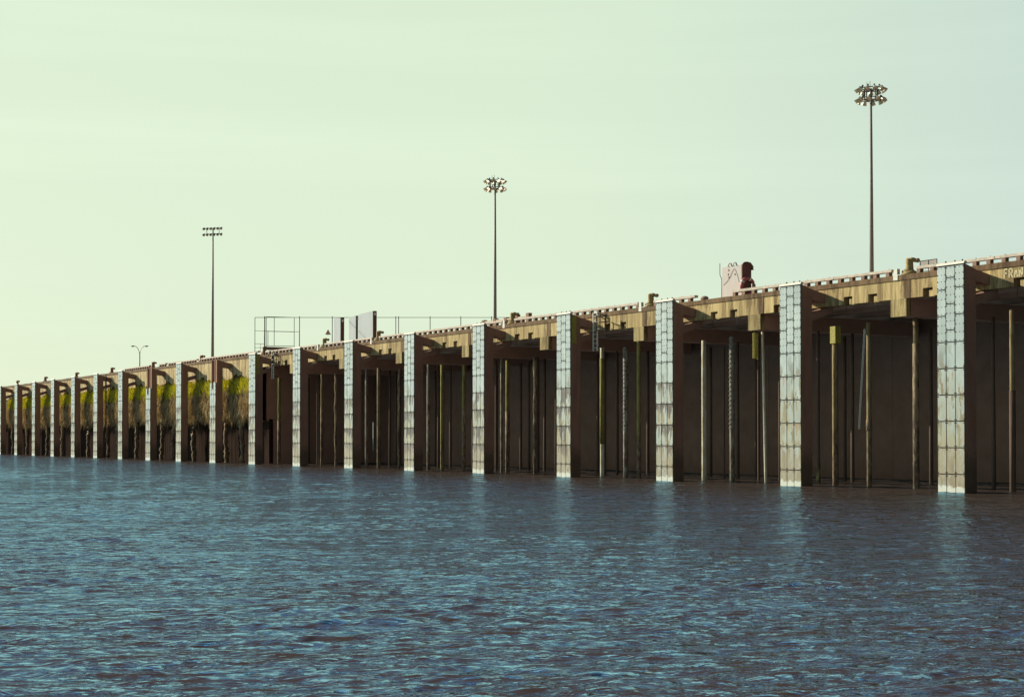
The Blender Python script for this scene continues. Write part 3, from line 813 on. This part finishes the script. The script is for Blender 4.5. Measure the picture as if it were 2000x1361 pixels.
# ------------------------------------------------------------------ fence running back from the quay edge
def fz(y): return 14.63+.04*(y-56.1)
ft = thing('security_fence', 'tall wire fence with posts running back from the quay edge', 'fence', (-144.6, 57.17, ZD-.08))
FPY = [57.17, 60.91, 64.52, 71.77, 72.1, 75.83, 79.55, 83.36, 87.2]
for y in FPY: MB().tube([(0, y-57.17, 0), (0, y-57.17, fz(y)-ZD+.18)], .065 if y in (57.17,) else .045, 8).build('post', M_darkm, ft, True)
w_ = MB()
w_.tube([(0, 56.14-57.17, fz(56.14)-ZD+.06), (0, 87.2-57.17, fz(87.2)-ZD+.06)], .03, 6)
w_.tube([(0, 57.2-57.17, 2.40), (0, 60.91-57.17, 2.46)], .022, 5)
w_.tube([(0, 71-57.17, .9), (0, 87.2-57.17, 1.0)], .02, 5)
w_.build('top_rail', M_darkm, ft)
og = MB()
y0 = 56.14-57.17
og.tube([(0, y0, .35), (0, y0, fz(56.14)-ZD+.06)], .032, 6)
for z in (2.4, 1.1, .72, .33): og.tube([(0, y0, z), (0, -.05, z)], .02, 5)
og.tube([(0, -.45, .4), (0, -.45, 1.1)], .018, 5)
og.build('outrigger_frame', M_darkm, ft)
gt = thing('gate_panel', 'dark framed mesh gate hung in the left end of the tall fence', 'gate', (-144.5, 57.3, ZD+.55))
gm = MB()
for (a, b) in (((0,.0,0), (0,0,3.2)), ((0,3.0,.05), (0,3.0,3.25)), ((0,0,3.2), (0,3.0,3.25)), ((0,0,.3), (0,3.0,.35)), ((0,.85,.3), (0,.85,3.2)), ((0,0,1.75), (0,3.0,1.8)), ((0,.18,.3), (0,.18,1.75))): gm.tube([a, b], .03, 6)
gm.build('frame', M_darkm, gt)
MB().box((-.06, -.1, -.12), (.06, 3.6, .2)).build('bottom_plank', M_block, gt)
sg = thing('warning_sign', 'small triangular sign with dark border hung on the tall fence', 'sign', (-144.5, 64.02, 13.35))
def tri(r, x0, x1):
    p = [(r*math.sin(a), r*math.cos(a)) for a in (0, 2.094, 4.189)]
    return MB().add([(x0, y, z) for y, z in p]+[(x1, y, z) for y, z in p], [(0,1,2), (5,4,3), (0,3,4,1), (1,4,5,2), (2,5,3,0)])
tri(.36, -.03, 0).build('border', M_slabd, sg); tri(.25, .001, .012).build('face', M_signp, sg)
MB().tube([(-.06, 0, -.3), (-.06, 0, .3)], .02, 5).build('bracket', M_darkm, sg)

# upright boards behind the fence
def board(x0, x1, y, zt0, zt1, thick, label):
    t_ = thing('upright_board', label, 'board', (x0, y, ZD-.08), 0, 'tall pale boards behind the fence')
    w = x1-x0; h0 = zt0-ZD+.08; h1 = zt1-ZD+.08
    MB().hexa([(0,0,0), (w,0,0), (w,.08,0), (0,.08,0), (0,0,h0), (w,0,h1), (w,.08,h1), (0,.08,h0)]).build('face', M_slab, t_)
    MB().hexa([(.02,.081,0), (w+.03,.081,0), (w+.03,thick,0), (.02,thick,0), (.02,.081,h0), (w+.03,.081,h1+.03), (w+.03,thick,h1+.03), (.02,thick,h0)]).build('case', M_slabd, t_)
    MB().box((w-.02, .13, h1-.42), (w+.05, .33, h1-.15)).build('tag_plate', M_signw, t_)
    return t_
board(-147.5, -145.85, 66, 15.12, 15.05, .42, 'narrow pale blue board with dark right edge, leftmost of the three boards')
board(-143.75, -142.1, 66, 15.0, 15.0, .24, 'narrow pale grey board with a dark red edge, middle of the three boards')
board(-141.46, -138.1, 66, 15.1, 15.2, .42, 'wide pale board with dark right edge, largest of the three boards')

# ------------------------------------------------------------------ red cabinet with lifebuoy
ct = thing('red_cabinet', 'faded red steel cabinet with round topped dark side on the quay edge', 'cabinet', (-73.68, YW+1.2, ZD-.08))
W_, Dp, H_ = 1.93, .70, 2.08
c_ = MB(); c_.box((0, 0, 0), (W_-.06, Dp*.85, H_)); c_.build('body', M_pink, ct, bevel=.02)
c_ = MB(); poly = [(0, 0), (Dp, 0), (Dp, 1.75)]+[(Dp/2+Dp/2*math.cos(a), 1.97+.30*math.sin(a)) for a in np.linspace(0, math.pi, 9)]
vs = [(W_-.058, y, z) for y, z in poly]+[(W_, y, z) for y, z in poly]; n = len(poly)
c_.add(vs, [tuple(range(n)), tuple(range(2*n-1, n-1, -1))]+[(i, i+n, (i+1) % n+n, (i+1) % n) for i in range(n)])
c_.build('end_panel', M_mar, ct)
c_ = MB(); c_.tube([(W_+.0, Dp*.5, 2.22), (W_+.0, Dp*.85, 2.14), (W_+.0, Dp*1.08, 1.95), (W_+.0, Dp*1.12, 1.78)], [.06, .10, .11, .10], 10)
c_.build('hood', M_mar, ct, True)
for xx in (.78, 1.25):
    c_ = MB(); c_.tube([(xx+.17*math.cos(a), -.02, H_+.0+.17*math.sin(a)) for a in np.linspace(0, math.pi, 9)], .05, 6); c_.build('lifting_eye', M_pink, ct, True)
c_ = MB(); c_.tube([(.18, -.02, .98), (.5, -.02, 1.18), (.8, -.02, 1.42), (1.0, -.02, 1.72), (1.18, -.02, 1.90), (1.28, -.02, 1.86), (1.5, -.02, 1.45), (1.65, -.02, 1.05)], .009, 5)
c_.build('cable', M_darkm, ct)
for (x_, z_) in ((.66, 1.85), (.62, 1.6), (.68, 1.42), (1.25, 1.55)): MB().box((x_-.035, -.02, z_-.05), (x_+.035, 0.01, z_+.05)).build('bolt', M_mar, ct)
rg = thing('lifebuoy', 'dark red lifebuoy ring with pale bands on the side of the red cabinet', 'lifebuoy', (-71.60, YW+1.50, 11.66))
mb = MB(); mb.tube([(0, .47*math.cos(a), .47*math.sin(a)) for a in np.linspace(0, 2*math.pi, 25)], .11, 10, False); mb.build('ring', M_ring, rg, True)
for a0 in (1.25, 2.6, -.1): MB().tube([(0, .47*math.cos(a), .47*math.sin(a)) for a in np.linspace(a0-.12, a0+.12, 4)], .118, 10, False).build('band', M_signw, rg, True)
o = MB().tube([(-.32, 0, 0), (-.32, 0, .62), (-.32, 0, 1.45)], [.03, .03, .02], 6).tube([(-.5, 0, 2.4), (-.5, 0, 1.7), (-.38, 0, 1.5), (-.32, 0, 1.4)], .022, 6)
tag(o.build('bent_rod', M_darkm, None, loc=(-73.75, YW+1.5, ZD-.08)), 'thin bent dark rod standing left of the red cabinet', 'rod')
o = MB().ell((0, 0, .12), (.32, .2, .16), 10, 6)
tag(o.build('rope_heap', M_block, None, True, loc=(-74.3, YW+.35, ZD)), 'small dark rope heap at the foot of the red cabinet', 'rope')

# ------------------------------------------------------------------ small things on the deck edge
ff = thing('steel_frame', 'dark mesh frame standing on the deck behind the nearest bollard', 'frame', (-62.07, YW+6, ZD-.08))
mb = MB()
for x_ in (0, .63, 1.26): mb.tube([(x_, 0, 0), (x_, 0, 1.6)], .025, 6)
for z_ in (1.6, 1.28, 1.0): mb.tube([(0, 0, z_), (1.26, 0, z_)], .022, 6)
mb.build('frame', M_darkm, ff)
MB().box((.02, .0, 1.26), (1.24, .02, 1.59)).build('mesh_panel', M_pole, ff)
bt = thing('timber_barrier', 'low dark timber barrier on blocks behind the third bollard', 'barrier', (-106.1, YW+3, ZD-.08))
MB().bar((0, 0, .9), (7.0, 0, .9), .25, .12).build('rail', M_rail, bt)
for x_ in (.1, 1.9, 3.6, 5.2, 6.9): MB().box((x_-.2, -.15, 0), (x_+.2, .15, .95+(.22 if x_ > 4 else .12))).build('block', M_block, bt)
